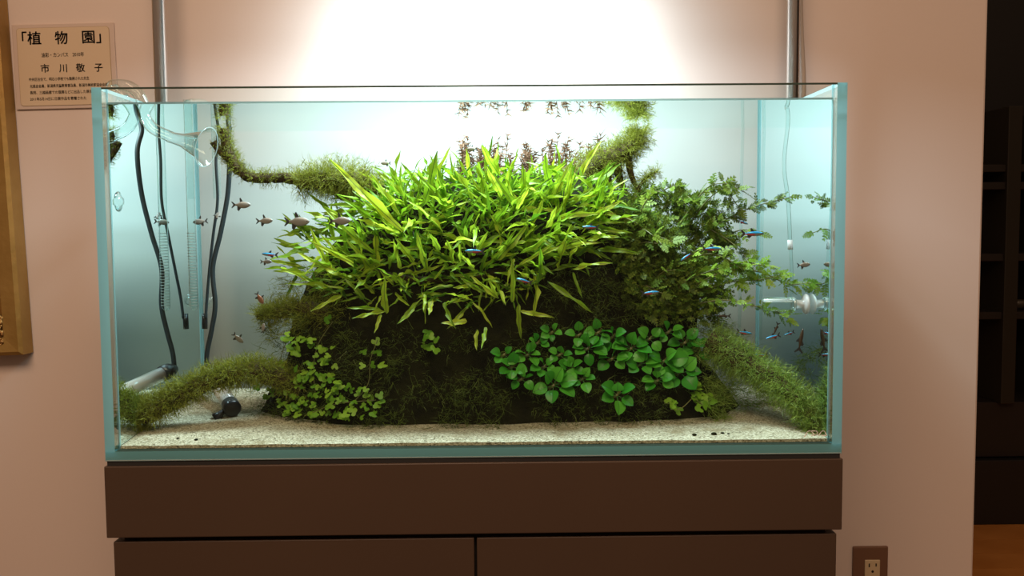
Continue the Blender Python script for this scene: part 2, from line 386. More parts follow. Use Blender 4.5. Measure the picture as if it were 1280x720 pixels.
[line(t_, a_, b_, 90, 10.5, .016) for t_, a_, b_ in (('市', 54, 64.5), ('川', 77, 86.5), ('敬', 98, 109), ('子', 121, 131))]
line('中央区在住で、明石小学校でも勤務された先生', 39, 114, 101, 4.2, .012)
line('光風会会員、新潟県児童教育普及員、新潟市美術家協会会員', 40, 137, 109.5, 4.2, .012)
line('長岡、三越画廊での個展などに出品した展示された作品', 40, 137, 117.5, 4.2, .012)
line('2011年5月14日に日展作品を寄贈された', 40, 110, 125.5, 4.2, .012)

cc.rotation_euler = (0, -.018, 0)

# ------------------------------------------------------------------ cabinet
TW, TD, TH, GT = .45, .339, .45, .012
cab = thing('aquarium_cabinet', 'dark brown two door cabinet carrying the aquarium', 'cabinet', (0, TD/2, 0))
ctop = TZ-.006; cbot = P(600, 667.5, -.002).z
bb('top_board', (-.4515, -.002, cbot), (.4515, TD+.004, ctop), 'cabinet', cab, .0012)
dz1 = P(600, 671.5, .006).z
bb('recess', (-.437, .016, .06), (.437, TD-.006, cbot), 'cabinet_in', cab, 0)
bx0 = P(142, 690, .004).x; bx1 = P(1045.5, 690, .004).x; sp = P(594.5, 690, .004).x
bb('side_panel', (bx0, .024, .05), (bx0+.018, TD, dz1), 'cabinet', cab, .001)
bb('side_panel', (bx1-.018, .024, .05), (bx1, TD, dz1), 'cabinet', cab, .001)
bb('door', (bx0, .004, .055), (sp-.0016, .0235, dz1), 'cabinet', cab, .0012)
bb('door', (sp+.0016, .004, .055), (bx1, .0235, dz1), 'cabinet', cab, .0012)
bb('plinth', (bx0+.02, .03, 0), (bx1-.02, TD-.01, .05), 'cabinet_in', cab, 0)
bb('cushion_mat', (-.4485, .001, ctop), (.4485, TD-.001, TZ), 'rubber', None, 0)
tag(bpy.data.objects['cushion_mat'], 'thin black cushion mat between the tank and cabinet', 'mat')

# ------------------------------------------------------------------ aquarium
tank = thing('aquarium', 'rimless clear glass aquarium standing on the brown cabinet', 'aquarium', (0, TD/2, TZ))
z_in = TZ+GT; zt_top = TZ+TH; WL = TZ+.432
q = MB(); q.box((-TW+GT, 0, z_in), (TW-GT, GT, zt_top), [1, 1, 0, 0, 0, 0]); q.build('front_pane', ['glass', 'edge_dark'], tank)
q = MB(); q.box((-TW+GT, TD-GT, z_in), (TW-GT, TD, zt_top), [1, 1, 0, 0, 0, 0]); q.build('back_pane', ['glass_back', 'edge_dark'], tank)
for s in (-1, 1):
    x0, x1 = sorted((s*TW, s*(TW-GT)))
    q = MB(); q.box((x0, 0, z_in), (x1, TD, zt_top), [1, 1, 1, 0, 1, 0]); q.build('side_pane', ['glass', 'edge'], tank)
    xs0, xs1 = sorted((s*(TW-GT), s*(TW-GT-.0016)))
    q = MB(); q.box((xs0, GT, z_in), (xs1, GT+.002, zt_top)); q.build('silicone_seam', 'seam', tank)
    xs0, xs1 = sorted((s*(TW-GT), s*(TW-GT-.0026)))
    q = MB(); q.box((xs0, TD-GT-.0035, z_in), (xs1, TD-GT, zt_top-.004)); q.build('silicone_seam', 'seam', tank)
q = MB(); q.box((-TW, 0, TZ), (TW, TD, z_in), [1, 0, 1, 1, 1, 1]); q.build('bottom_pane', ['glass', 'edge'], tank)
q = MB(); q.box((-TW+GT, -.0002, zt_top-.0022), (TW-GT, .0006, zt_top)); q.build('front_rim', 'edge_dark', tank)
q = MB(); q.box((-TW+.001, -.0006, TZ+.0004), (TW-.001, .0004, TZ+.0016)); q.build('bottom_highlight', 'clear_edge', tank)  # pale strip painted in for the highlight along the bottom edge
# etched maker's mark on the front glass: three outlined letters
def stroke(pts, wd, y):
    q = MB()
    for a_, c2 in zip(pts[:-1], pts[1:]):
        a_ = V((a_[0], a_[1])); c2 = V((c2[0], c2[1])); d = (c2-a_).normalized(); nn = V((-d.y, d.x))*wd/2; e = d*wd*.4
        q.quad((a_.x-e.x+nn.x, y, a_.y-e.y+nn.y), (a_.x-e.x-nn.x, y, a_.y-e.y-nn.y), (c2.x+e.x-nn.x, y, c2.y+e.y-nn.y), (c2.x+e.x+nn.x, y, c2.y+e.y+nn.y))
    return q
def px2(pts): return [(P(u, v, -.0004).x, P(u, v, -.0004).z) for u, v in pts]
for pts in ([(1005.5, 546), (1009, 540), (1011, 538.6), (1013.5, 538.6), (1015, 540), (1019, 544.5)],
            [(1013.5, 538.6), (1019.5, 538.6), (1021.5, 539.5), (1022, 541.5), (1020.5, 543.6), (1018.5, 544.2), (1014.5, 544.2)],
            [(1023, 544.5), (1026.5, 539.8), (1028, 538.6), (1030, 538.6), (1031.3, 540), (1033.5, 544.5), (1027, 544.2)]):
    stroke(px2(pts), .0011, -.0004).build('logo_letter', 'logo', tank)

# water: surface, sides and back (the front is the pane itself)
wx, wy0, wy1 = TW-GT-.0006, GT+.0006, TD-GT-.0006
q = MB()
q.quad((-wx, wy0, WL), (wx, wy0, WL), (wx, wy1, WL), (-wx, wy1, WL), 0)
q.quad((-wx, wy1, z_in), (-wx, wy0, z_in), (-wx, wy0, WL), (-wx, wy1, WL), 1)
q.quad((wx, wy0, z_in), (wx, wy1, z_in), (wx, wy1, WL), (wx, wy0, WL), 1)
q.quad((wx, wy1, z_in), (-wx, wy1, z_in), (-wx, wy1, WL), (wx, wy1, WL), 2)
q.quad((-wx, wy0, WL), (-wx, wy0, WL+.0022), (wx, wy0, WL+.0022), (wx, wy0, WL), 3)
q.quad((-wx, wy0, WL), (wx, wy0, WL), (wx, wy0+.0025, WL), (-wx, wy0+.0025, WL), 3)
tag(q.build('water', ['water_top', 'water_side', 'water_back', 'meniscus']), 'clear water filling the glass tank to just below the rim', 'water', kind='stuff')

# sand
def sand_h(x, y):
    n1 = noise.noise(V((x*7, y*9, 1.3))); n2 = noise.noise(V((x*30, y*30, 5.1)))
    return z_in+.0035+.010*max(0, (y-.03))/.3+.0022*(n1+.6)*min(1, y/.05)+.0006*n2+(.004 if x < -.2 else 0)*min(1, max(0, (y-.05)/.1))
q = MB(); nx, ny = 150, 56
for j in range(ny+1):
    for i in range(nx+1):
        x = -.4368+.8736*i/nx; y = GT+.0009+(TD-2*GT-.0018)*(j/ny)
        q.v.append((x, y, sand_h(x, y)))
for j in range(ny):
    for i in range(nx):
        a_ = j*(nx+1)+i; q.f.append((a_, a_+1, a_+nx+2, a_+nx+1)); q.m.append(0)
for i in range(nx):
    a_, c2 = q.v[i], q.v[i+1]; q.quad((a_[0], a_[1], z_in+.0002), (c2[0], c2[1], z_in+.0002), c2, a_)
for s_ in (0, nx):
    for j in range(ny):
        a_, c2 = q.v[j*(nx+1)+s_], q.v[(j+1)*(nx+1)+s_]; q.quad((a_[0], a_[1], z_in+.0002), (c2[0], c2[1], z_in+.0002), c2, a_)
tag(q.build('sand_bed', 'sand', smooth=True), 'pale beige sand covering the aquarium floor', 'sand', kind='stuff')
for u, v_, r_ in ((893, 551, .003), (868, 549, .0025), (905, 549, .0022), (246, 558, .002), (220, 556, .0018), (912, 553, .0015)):
    y = .035; x = P(u, v_, y).x; q = MB(); q.lathe([(0, -1), (.7, -.7), (1, 0), (.72, .7), (0, 1)], Matrix.Translation((x, y+R.uniform(-.01, .01), sand_h(x, y)+r_*.4)) @ Matrix.Diagonal((r_*1.3, r_, r_*.8, 1)), 7)
    tag(q.build('pebble', 'core', smooth=True), 'tiny dark pebble lying on the pale sand', 'pebble', 'dark pebbles on the sand')

# ------------------------------------------------------------------ mound of root and stone
LV = [(542, 318, 950, .205, .112), (515, 322, 935, .205, .112), (480, 338, 905, .205, .108), (430, 348, 880, .205, .098), (380, 362, 880, .205, .092),
      (330, 390, 872, .21, .085), (285, 425, 840, .21, .078), (250, 470, 800, .215, .062), (228, 530, 760, .22, .040)]
LEV = []
for v_, ua, ub, cy_, ry in LV:
    a_, c2 = P(ua, v_, cy_), P(ub, v_, cy_); z = (a_.z+c2.z)/2
    LEV.append((z, (a_.x+c2.x)/2, (c2.x-a_.x)/2, cy_, ry))
def level(z):
    if z <= LEV[0][0]: return LEV[0][1:]
    for A, B in zip(LEV[:-1], LEV[1:]):
        if z <= B[0]:
            t = (z-A[0])/(B[0]-A[0]); return tuple(A[i]*(1-t)+B[i]*t for i in range(1, 5))
    return LEV[-1][1:]
def surf_y(x, z):
    cx_, rx, cy_, ry = level(z); d = abs(x-cx_)/rx
    return cy_-ry*(max(0, 1-d**2.6))**(1/2.6) if d < 1 else cy_
def onmound(u, v_, lift=0.):
    y = .12
    for _ in range(4): p = P(u, v_, y); y = surf_y(p.x, p.z)-lift
    return P(u, v_, y)
q = MB(); nz, na = 44, 96; ztop = LEV[-1][0]+.012
for i in range(nz+1):
    z = z_in+.001+(ztop-z_in)*i/nz; cx_, rx, cy_, ry = level(min(z, LEV[-1][0]))
    if z > LEV[-1][0]: k = math.sqrt(max(0.02, 1-((z-LEV[-1][0])/.013)**2)); rx *= k; ry *= k
    for j in range(na):
        an = 2*math.pi*j/na; c2, s2 = math.cos(an), math.sin(an); e = 2/2.6
        x = math.copysign(abs(c2)**e, c2)*rx; y = math.copysign(abs(s2)**e, s2)*ry
        nn = noise.fractal(V((x*14, y*14+3, z*14)), 1, 2, 4)*.014-.012
        k = max(0.2, 1+nn/max(.02, math.hypot(x, y)))
        q.v.append((cx_+x*k, min(cy_+y*k, wy1-.006), z))
for i in range(nz):
    for j in range(na):
        a_ = i*na+j; c2 = i*na+(j+1) % na; q.f.append((a_, c2, c2+na, a_+na)); q.m.append(0)
q.f.append(tuple(nz*na+j for j in range(na))); q.m.append(0)
mound = thing('root_mound', 'dark mound of stone and roots overgrown with moss and ferns', 'rock mound', (0, .2, z_in))
q.build('rock_core', 'core', mound, True)

# ------------------------------------------------------------------ moss
def strand(q, p, d, ln, wd, grav=.3, curl=.35, seg=4, m=0):
    d = d.normalized(); s = d.cross(rv()).normalized()*wd*.5; pts = []
    for k in range(seg+1):
        pts.append((p.copy(), wd*(1-.8*k/seg))); d = (d+rv(curl*.5)+V((0, 0, -grav*.3))).normalized(); p = p+d*(ln/seg)
        if p.z < z_in+.006: p.z = z_in+.006
        if p.z > WL-.0005: p.z = WL-.0005
        if p.y < GT+.003: p.y = GT+.003
        if p.y > wy1-.002: p.y = wy1-.002
        p.x = max(-wx+.001, min(wx-.001, p.x))
    i0 = len(q.v); s = s.normalized()
    for pt, w_ in pts:
        q.v.append(tuple(pt-s*w_*.5)); q.v.append(tuple(pt+s*w_*.5))
    for k in range(seg): a_ = i0+2*k; q.f.append((a_, a_+1, a_+3, a_+2)); q.m.append(m)
def branchlet(q, p, d, ln, wd, grav, curl, m=0, side=3):
    """a moss shoot with short side twigs"""
    strand(q, p, d, ln, wd, grav, curl, 4, m)
    for k in range(side):
        strand(q, p+d.normalized()*ln*R.uniform(.2, .8), (d.normalized()+rv(.7)), ln*R.uniform(.25, .45), wd*.8, grav, curl, 2, m)
MR = [  # polygon, shoots, length, material, gravity, outward lift, width
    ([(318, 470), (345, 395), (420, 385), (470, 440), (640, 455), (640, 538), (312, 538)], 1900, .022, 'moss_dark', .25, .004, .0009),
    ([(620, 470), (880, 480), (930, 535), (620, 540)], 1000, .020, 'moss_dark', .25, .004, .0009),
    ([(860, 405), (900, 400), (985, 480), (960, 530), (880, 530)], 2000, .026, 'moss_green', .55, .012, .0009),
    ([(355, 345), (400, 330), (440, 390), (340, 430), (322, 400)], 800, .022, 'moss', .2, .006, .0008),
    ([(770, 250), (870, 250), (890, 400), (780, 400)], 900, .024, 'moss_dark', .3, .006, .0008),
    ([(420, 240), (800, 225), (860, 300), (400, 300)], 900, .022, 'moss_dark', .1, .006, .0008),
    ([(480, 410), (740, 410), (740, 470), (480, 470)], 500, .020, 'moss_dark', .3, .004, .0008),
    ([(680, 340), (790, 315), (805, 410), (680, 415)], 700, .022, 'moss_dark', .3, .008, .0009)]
for k, (poly, n_, ln, mt, gr, lf, wd) in enumerate(MR):
    q = MB()
    for _ in range(n_):
        u, v_ = sample(poly); p = onmound(u, v_, lf*R.random())
        if noise.noise(p*28) < R.uniform(-.35, .15): continue
        cx_, rx, cy_, ry = level(p.z)
        out = V(((p.x-cx_)/rx*.8, -1, .25))
        branchlet(q, p, out+rv(.65), ln*R.uniform(.5, 1.3), wd*R.uniform(.7, 1.3), gr, .5)
    tag(q.build('moss', mt, mound), kind='stuff')

def branch(label, pts, rads, nm, ln, mt, grav=.2, up=.6, hang=0, roots=None, group=None, wd=.0008, tilt=V((0, 0, 0))):
    path = spline(pts, 8); n = len(path)
    rr = []
    for i in range(n):
        t = i/(n-1)*(len(rads)-1); k = min(int(t), len(rads)-2); rr.append((rads[k]*(1-(t-k))+rads[k+1]*(t-k))*(1+.18*noise.noise(path[i]*90)))
    t = thing('driftwood_branch', label, 'branch', pts[0], group)
    q = MB(); q.tube([p+rv(.0008) for p in path], rr, 10); q.build('wood', 'wood', t, True)
    if roots:
        for rp, r1 in roots:
            q = MB(); pp = spline(rp, 6); q.tube(pp, [r1*(1-.7*i/(len(pp)-1)) for i in range(len(pp))], 8); q.build('twig', 'wood', t, True)
    q = MB()
    for _ in range(nm):
        i = R.randrange(n-1); f_ = R.random(); p = path[i].lerp(path[i+1], f_); ax = (path[i+1]-path[i]).normalized()
        o = rv(); o = (o-ax*o.dot(ax)).normalized(); o = (o+V((0, -.25, up))).normalized() if R.random() > hang else (o+V((0, 0, -1))).normalized()
        branchlet(q, p+o*rr[i]*.85, o+ax*R.uniform(-.7, .7)+tilt+rv(.3), ln*R.uniform(.4, 1.35), wd*R.uniform(.7, 1.3), grav, .5)
    if roots:
        for rp, r1 in roots:
            pp = spline(rp, 6)
            for _ in range(nm//7):
                i = R.randrange(len(pp)-1); p = pp[i].lerp(pp[i+1], R.random()); o = rv().normalized()
                branchlet(q, p+o*r1*.5, o+V((0, 0, .2)), ln*R.uniform(.3, .8), wd, grav, .5)
    tag(q.build('moss', mt, t), kind='stuff'); return t
branch('thin mossy branch bending up to the water surface above the heater cords',
       [P(281, 162, .206), P(284, 186, .206), P(294, 206, .206), P(312, 221, .208), P(345, 222, .21), P(390, 226, .215), P(440, 244, .22)],
       [.0066, .0072, .0078, .008, .007, .010, .012], 950, .013, 'moss', roots=[([P(267, 177, .2), P(275, 190, .203), P(290, 207, .206)], .0062)])
branch('tufted olive moss covered branch end behind the fern leaves',
       [P(372, 232, .19), P(405, 226, .19), P(440, 226, .195), P(475, 240, .2)], [.006, .012, .014, .012], 1500, .026, 'moss', grav=.25, up=.3)
branch('thick mossy branch reaching the water surface behind the fern',
       [P(798, 165, .25), P(796, 178, .248), P(775, 192, .24), P(745, 207, .235), P(720, 228, .23), P(690, 260, .225)],
       [.007, .010, .014, .017, .018, .02], 2300, .020, 'moss', grav=.3, up=.45, hang=.2,
       roots=[([P(785, 190, .24), P(788, 215, .24), P(800, 240, .235), P(830, 265, .23)], .006), ([P(770, 198, .24), P(775, 225, .24), P(790, 255, .23)], .008), ([P(795, 240, .23), P(808, 222, .225), P(822, 214, .22)], .0035)])
branch('low mossy branch arching from the sand over the heater end',
       [P(148, 528, .085), P(185, 516, .085), P(215, 500, .09), P(250, 482, .095), P(290, 468, .10), P(330, 466, .11), P(375, 485, .13)],
       [.010, .013, .012, .011, .012, .013, .012], 3800, .018, 'moss', grav=.15, up=.6, hang=.12)
branch('mossy branch sloping down to the sand beside the maker mark',
       [P(1028, 537, .045), P(1003, 508, .06), P(968, 476, .085), P(925, 450, .115), P(885, 425, .14)],
       [.006, .009, .012, .016, .018], 3200, .020, 'moss_green', grav=.45, up=.35, hang=.25)
branch('short mossy branch stub sticking out under the fern leaves',
       [P(322, 396, .17), P(350, 390, .17), P(385, 388, .165), P(430, 402, .16)], [.004, .009, .013, .016], 1300, .018, 'moss', grav=.1, up=.5)

# ------------------------------------------------------------------ java fern
def fern_leaf(seed, w_, bend, wave, n=11):
    rr = random.Random(seed); q = MB(); rows = []
    for i in range(n+1):
        t = i/n; hw = w_*.5*(math.sin(math.pi*min(1, t**.72*1.02))**.62*(1 if t < .98 else 0)+.0)+w_*.035
        y = t; z = bend*(t*t); x0 = .03*math.sin(t*4+seed); wz = wave*math.sin(t*13+seed*1.7); wz2 = wave*math.sin(t*12+seed*2.9+2)
        hw1 = hw*(1+.18*math.sin(t*19+seed)); hw2 = hw*(1+.18*math.sin(t*17+seed*3))
        rows.append(((x0-hw1, y, z+hw1*.35+wz*hw1*8), (x0-w_*.045, y, z), (x0+w_*.045, y, z), (x0+hw2, y, z+hw2*.35+wz2*hw2*8)))
    for r_ in rows: q.v += r_
    for i in range(n):
        a_ = i*4
        for k, m in ((0, 0), (1, 1), (2, 0)): q.f.append((a_+k, a_+k+1, a_+k+5, a_+k+4)); q.m.append(m)
    return q
VARS = [fern_leaf(s, R.uniform(.15, .21), b_, R.uniform(.04, .10)) for s, b_ in enumerate((-.05, -.15, -.25, -.35, -.45, -.1, -.3, .08, -.6, -.2))]
VM = [q.mesh('fern_leaf', ['fern', 'rib'], True) for q in VARS]
def leafmat(A, B, wscale, roll, face=V((0, -1, .5))):
    d = B-A; L = d.length; y = d.normalized(); z = (face+rv(.25)); z = (z-y*z.dot(y)).normalized(); x = y.cross(z)
    z = z*math.cos(roll)+x*math.sin(roll); x = y.cross(z)
    ws = wscale
    return Matrix(((x.x*ws, y.x*L, z.x*L, A.x), (x.y*ws, y.y*L, z.y*L, A.y), (x.z*ws, y.z*L, z.z*L, A.z), (0, 0, 0, 1)))
def clampB(p):
    p.z = min(p.z, WL-.004); p.y = min(max(p.y, GT+.006), wy1-.008); return p
fern = thing('java_fern', 'large bright green fern bush with long strap leaves crowning the mound', 'fern', (0, .17, z_in+.2))
q = MB(); q.tube(spline([onmound(430, 330), onmound(520, 350), onmound(620, 340), onmound(720, 310)], 8), .005, 8); q.build('rhizome', 'wood', fern, True)
HERO = [ # base u,v -> tip u,v, width px
 (506,292,414,194,15),(414,350,391,285,12),(468,339,431,300,10),(478,284,421,242,8),(516,329,503,300,11),(534,337,518,299,12),(482,392,480,352,12),
 (528,256,550,191,17),(456,373,432,351,9),(398,356,350,334,8),(422,367,376,345,8),(428,370,389,386,8),(476,387,434,384,7),(482,390,443,394,8),
 (687,236,683,198,13),(634,236,636,209,11),(626,248,610,210,11),(741,244,769,201,12),(745,262,762,221,13),(712,257,734,233,10),(736,278,775,248,10),
 (697,336,709,282,11),(711,327,719,304,10),(682,285,697,261,10),(674,354,677,312,11),(640,378,641,332,9),(666,280,677,249,12),(633,310,636,288,12),
 (684,352,739,383,9),(714,337,760,324,7),(716,340,728,373,6),(624,373,588,349,9),(619,371,615,353,9),(551,313,536,294,10),(649,317,702,292,9),
 (650,388,692,397,9),(648,380,651,424,9),(584,403,555,400,12),(609,409,600,429,8),(596,412,595,437,7),(477,393,468,414,7),(602,366,576,346,9),
 (541,376,535,391,10),(586,359,568,358,7),(470,320,405,262,9),(450,335,385,300,9),(440,350,366,318,9),(455,300,408,268,8),(500,270,468,215,10),
 (560,262,520,214,10),(590,250,575,205,11),(655,245,652,206,10),(705,250,716,212,10),(566,330,560,300,11),(590,320,610,290,10),(735,300,768,292,8),(432,362,356,352,8),(520,380,500,402,9)]
def pxm(y): return (y+CD)/F
for i, (bu, bv, tu, tv, wp) in enumerate(HERO):
    A = onmound(bu, bv, .030); B = clampB(P(tu, tv, max(.03, A.y-R.uniform(.005, .035))))
    vi = R.choice((0, 1, 2, 5, 6, 9)); w0 = max(abs(v[0]) for v in VARS[vi].v)*2
    place(VM[vi], 'leaf', leafmat(A, B, wp*.92*pxm(A.y)/w0, R.uniform(-.4, .4)), fern)
FP = [(362, 340), (385, 290), (430, 255), (500, 225), (600, 215), (740, 220), (768, 262), (748, 312), (690, 338), (650, 370), (570, 385), (470, 375), (390, 362)]
def rand_leaf(depth, lo, hi, poly=FP):
    u, v_ = sample(poly); A = onmound(u, v_, depth); c2 = V((u-585, v_-335)); o = V((c2.x/190, c2.y/100))
    if o.length > 1: o.normalize()
    d = V((o.x*.8+R.gauss(0, .65), -R.uniform(.1, .8), -o.y*.4+R.uniform(-.15, .75)+R.gauss(0, .35)))
    if v_ > 365: d.z -= .4
    L = R.uniform(lo, hi)*(1 if v_ < 345 else .7); B = clampB(A+d.normalized()*L)
    return leafmat(A, B, L*R.uniform(.42, .82), R.uniform(-1.1, 1.1), V((0, -.6, .8)))
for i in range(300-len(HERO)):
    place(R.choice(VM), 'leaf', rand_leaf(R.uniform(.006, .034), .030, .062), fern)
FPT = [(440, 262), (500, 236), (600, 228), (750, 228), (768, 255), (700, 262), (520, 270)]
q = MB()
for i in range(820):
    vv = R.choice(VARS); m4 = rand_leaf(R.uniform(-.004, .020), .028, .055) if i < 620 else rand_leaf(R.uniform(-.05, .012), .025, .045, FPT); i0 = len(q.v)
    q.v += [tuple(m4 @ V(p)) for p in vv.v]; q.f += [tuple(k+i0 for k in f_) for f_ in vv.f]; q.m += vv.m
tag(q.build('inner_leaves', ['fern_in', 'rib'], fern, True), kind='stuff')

# ------------------------------------------------------------------ lobed stem plant on the right
def lobed(seed, lob=5):
    rr = random.Random(seed); q = MB(); n = lob
    for i in range(n):
        t0, t1 = .12+.86*i/n, .12+.86*(i+1)/n; tm = (t0+t1)/2; e = .26*math.sin(math.pi*min(.96, .12+tm*.85))*rr.uniform(.8, 1.2)
        for s in (-1, 1):
            zz = -.12*tm*tm; j = len(q.v)
            q.v += [(0, t0, zz), (s*.035, t1, zz), (s*e, tm+.10, zz-.06*rr.random()), (s*e*.75, tm-.02, zz+.03)]
            q.f.append((j, j+1, j+2, j+3) if s > 0 else (j+3, j+2, j+1, j)); q.m.append(0)
    q.quad((-.02, 0, 0), (.02, 0, 0), (.015, 1, -.12), (-.015, 1, -.12)); return q
LB = [lobed(s, 4+s % 3) for s in range(6)]
LM = [q.mesh('lobed_leaf', 'hygro', True) for q in LB]; LMP = [q.mesh('lobed_leaf_pale', 'hygro_pale', True) for q in LB]
hy = thing('lobed_stem_plant', 'olive green bush of trailing stems with lobed leaves beside the fern', 'plant', (.22, .17, z_in+.2))
def stem(pts, n_, size, pale=False):
    path = spline(pts, 6); q = MB(); q.tube(path, [.0011*(1-.5*i/len(path)) for i in range(len(path))], 5)
    st = q.build('stem', 'stem', hy, True)
    for k in range(n_):
        t = (k+.6)/n_*(len(path)-1); i = min(int(t), len(path)-2); p = path[i].lerp(path[i+1], t-i); ax = (path[i+1]-path[i]).normalized()
        o = rv(); o.y -= .5; o = (o-ax*o.dot(ax)).normalized(); d = (o+ax*R.uniform(.5, 1.2)+V((0, 0, .15))).normalized()
        if k == n_-1: d = ax
        L = size*R.uniform(.7, 1.25)
        m4 = leafmat(p, clampB(p+d*L), L*R.uniform(.8, 1.3), R.uniform(-.6, .6), V((0, -.7, .8)))
        o_ = bpy.data.objects.new('leaf', R.choice(LMP if pale else LM)); COL.objects.link(o_); o_.parent = st
        o_.matrix_parent_inverse = Matrix.Translation(-V(hy.location)) ; o_.matrix_parent_inverse = Matrix.Identity(4); o_.matrix_basis = m4
HS = [([(838,300),(862,262),(885,234),(908,230),(930,240)], .14, 9, .024, 0), ([(850,300),(880,255),(905,238),(925,262)], .15, 7, .022, 0),
      ([(880,292),(915,270),(950,256),(990,246)], .13, 9, .016, 0), ([(885,285),(910,300),(930,318),(938,335)], .13, 6, .018, 0),
      ([(870,355),(910,338),(950,340),(985,355),(1012,353)], .10, 11, .022, 1), ([(872,365),(915,352),(945,350),(975,345)], .11, 9, .022, 1),
      ([(870,380),(905,375),(940,382),(968,388),(985,398)], .10, 9, .018, 1), ([(860,350),(890,338),(925,330),(960,332)], .11, 8, .022, 1),
      ([(850,335),(880,318),(905,322),(930,338)], .12, 7, .020, 0), ([(800,270),(815,248),(835,235),(850,232)], .19, 6, .016, 0),
      ([(810,280),(832,258),(855,245),(866,250)], .17, 6, .018, 0), ([(790,262),(800,245),(812,238),(826,240)], .2, 5, .014, 0)]
for pts, y, n_, sz, pl in HS:
    m = len(pts); stem([P(u, v_, y+.05*(1-i/(m-1))-.01) for i, (u, v_) in enumerate(pts)], int(n_*1.8), sz*.95, pl)
HP = [(765, 262), (800, 246), (850, 240), (890, 255), (915, 300), (905, 345), (895, 405), (800, 392), (768, 335)]
for k in range(20):
    u, v_ = sample(HP); A = onmound(u, v_, .004); d = V((R.gauss(.35, .5), -R.uniform(.3, .9), R.gauss(.35, .4))).normalized()
    stem([A, A+d*.022+V((0, 0, .004)), A+d*.045+V((0, 0, -.004))], 6, .019, k % 7 == 0)
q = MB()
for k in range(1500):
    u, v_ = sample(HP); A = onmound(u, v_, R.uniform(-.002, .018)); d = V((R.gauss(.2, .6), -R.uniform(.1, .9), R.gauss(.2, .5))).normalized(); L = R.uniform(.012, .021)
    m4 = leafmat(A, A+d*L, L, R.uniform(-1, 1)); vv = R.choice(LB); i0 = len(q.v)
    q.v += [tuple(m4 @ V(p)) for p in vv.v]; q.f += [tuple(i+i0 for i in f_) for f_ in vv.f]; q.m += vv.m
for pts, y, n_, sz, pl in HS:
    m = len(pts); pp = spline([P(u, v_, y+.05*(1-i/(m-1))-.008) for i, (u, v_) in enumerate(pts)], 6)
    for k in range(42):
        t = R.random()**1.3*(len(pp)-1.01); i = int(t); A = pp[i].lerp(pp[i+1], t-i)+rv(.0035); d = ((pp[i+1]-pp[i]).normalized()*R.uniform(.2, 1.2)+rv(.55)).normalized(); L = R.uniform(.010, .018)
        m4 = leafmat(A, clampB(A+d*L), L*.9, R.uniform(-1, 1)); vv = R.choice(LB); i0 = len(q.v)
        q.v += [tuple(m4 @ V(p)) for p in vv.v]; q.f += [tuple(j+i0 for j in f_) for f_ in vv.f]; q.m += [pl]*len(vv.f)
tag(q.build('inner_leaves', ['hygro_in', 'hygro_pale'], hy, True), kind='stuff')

# ------------------------------------------------------------------ anubias rosettes
def ovate(seed):
    rr = random.Random(seed); q = MB(); n = 7; wv = rr.uniform(.29, .37); bd = rr.uniform(.05, .35)
    for i in range(n+1):
        t = i/n; hw = wv*(math.sin(math.pi*t**.9))**.6 if 0 < t < 1 else .004; y = .3+.7*t; z = .10*t-bd*t*t
        q.v += [(-hw, y, z+hw*.28), (-.014, y, z), (.014, y, z), (hw, y, z+hw*.28)]
    for i in range(n):
        a_ = i*4
        for k, m in ((0, 0), (1, 1), (2, 0)): q.f.append((a_+k, a_+k+1, a_+k+5, a_+k+4)); q.m.append(m)
    q.tube([(0, 0, -.06), (0, .15, .0), (0, .31, .0)], .018, 5, 1); return q
OV = [ovate(s).mesh('anubias_leaf', ['anubias', 'anubias_rib'], True) for s in range(7)]
RS = [(640,455,18,5),(630,440,15,4),(660,440,17,5),(652,470,16,5),(672,425,14,5),(692,478,25,6),(712,458,19,6),(728,470,18,5),(735,432,20,6),(724,415,16,4),(748,412,18,5),
      (765,445,18,5),(789,432,22,7),(800,452,18,5),(771,490,24,6),(812,420,18,6),(835,412,17,5),(830,448,24,6),(850,462,24,6),(856,425,22,5),(872,432,18,4),(700,440,16,5),(822,472,18,5),(680,455,16,5),(690,412,13,5),(765,418,16,5)]
for u, v_, sz, n_ in RS:
    A = onmound(u, v_, .012)+V((0, 0, -.004)); t = thing('anubias_plant', 'small dark green rosette of rounded oval leaves on the mound front', 'plant', A, 'rounded leaf rosettes on the front of the mound')
    q = MB(); q.tube([A+V((-.006, .004, -.004)), A, A+V((.005, .006, .003))], .0022, 6); q.build('rhizome', 'stem', t, True)
    a0 = R.uniform(0, 6.28)
    for k in range(n_):
        an = a0+k*2*math.pi/n_+R.uniform(-.3, .3); d = V((math.cos(an), -R.uniform(.25, .8), math.sin(an)*.75+.15)).normalized()
        L = sz*1.22*pxm(A.y)*R.uniform(.8, 1.1); place(R.choice(OV), 'leaf', leafmat(A, A+d*L, L, R.uniform(-.3, .3), V((0, -.75, .75))), t)

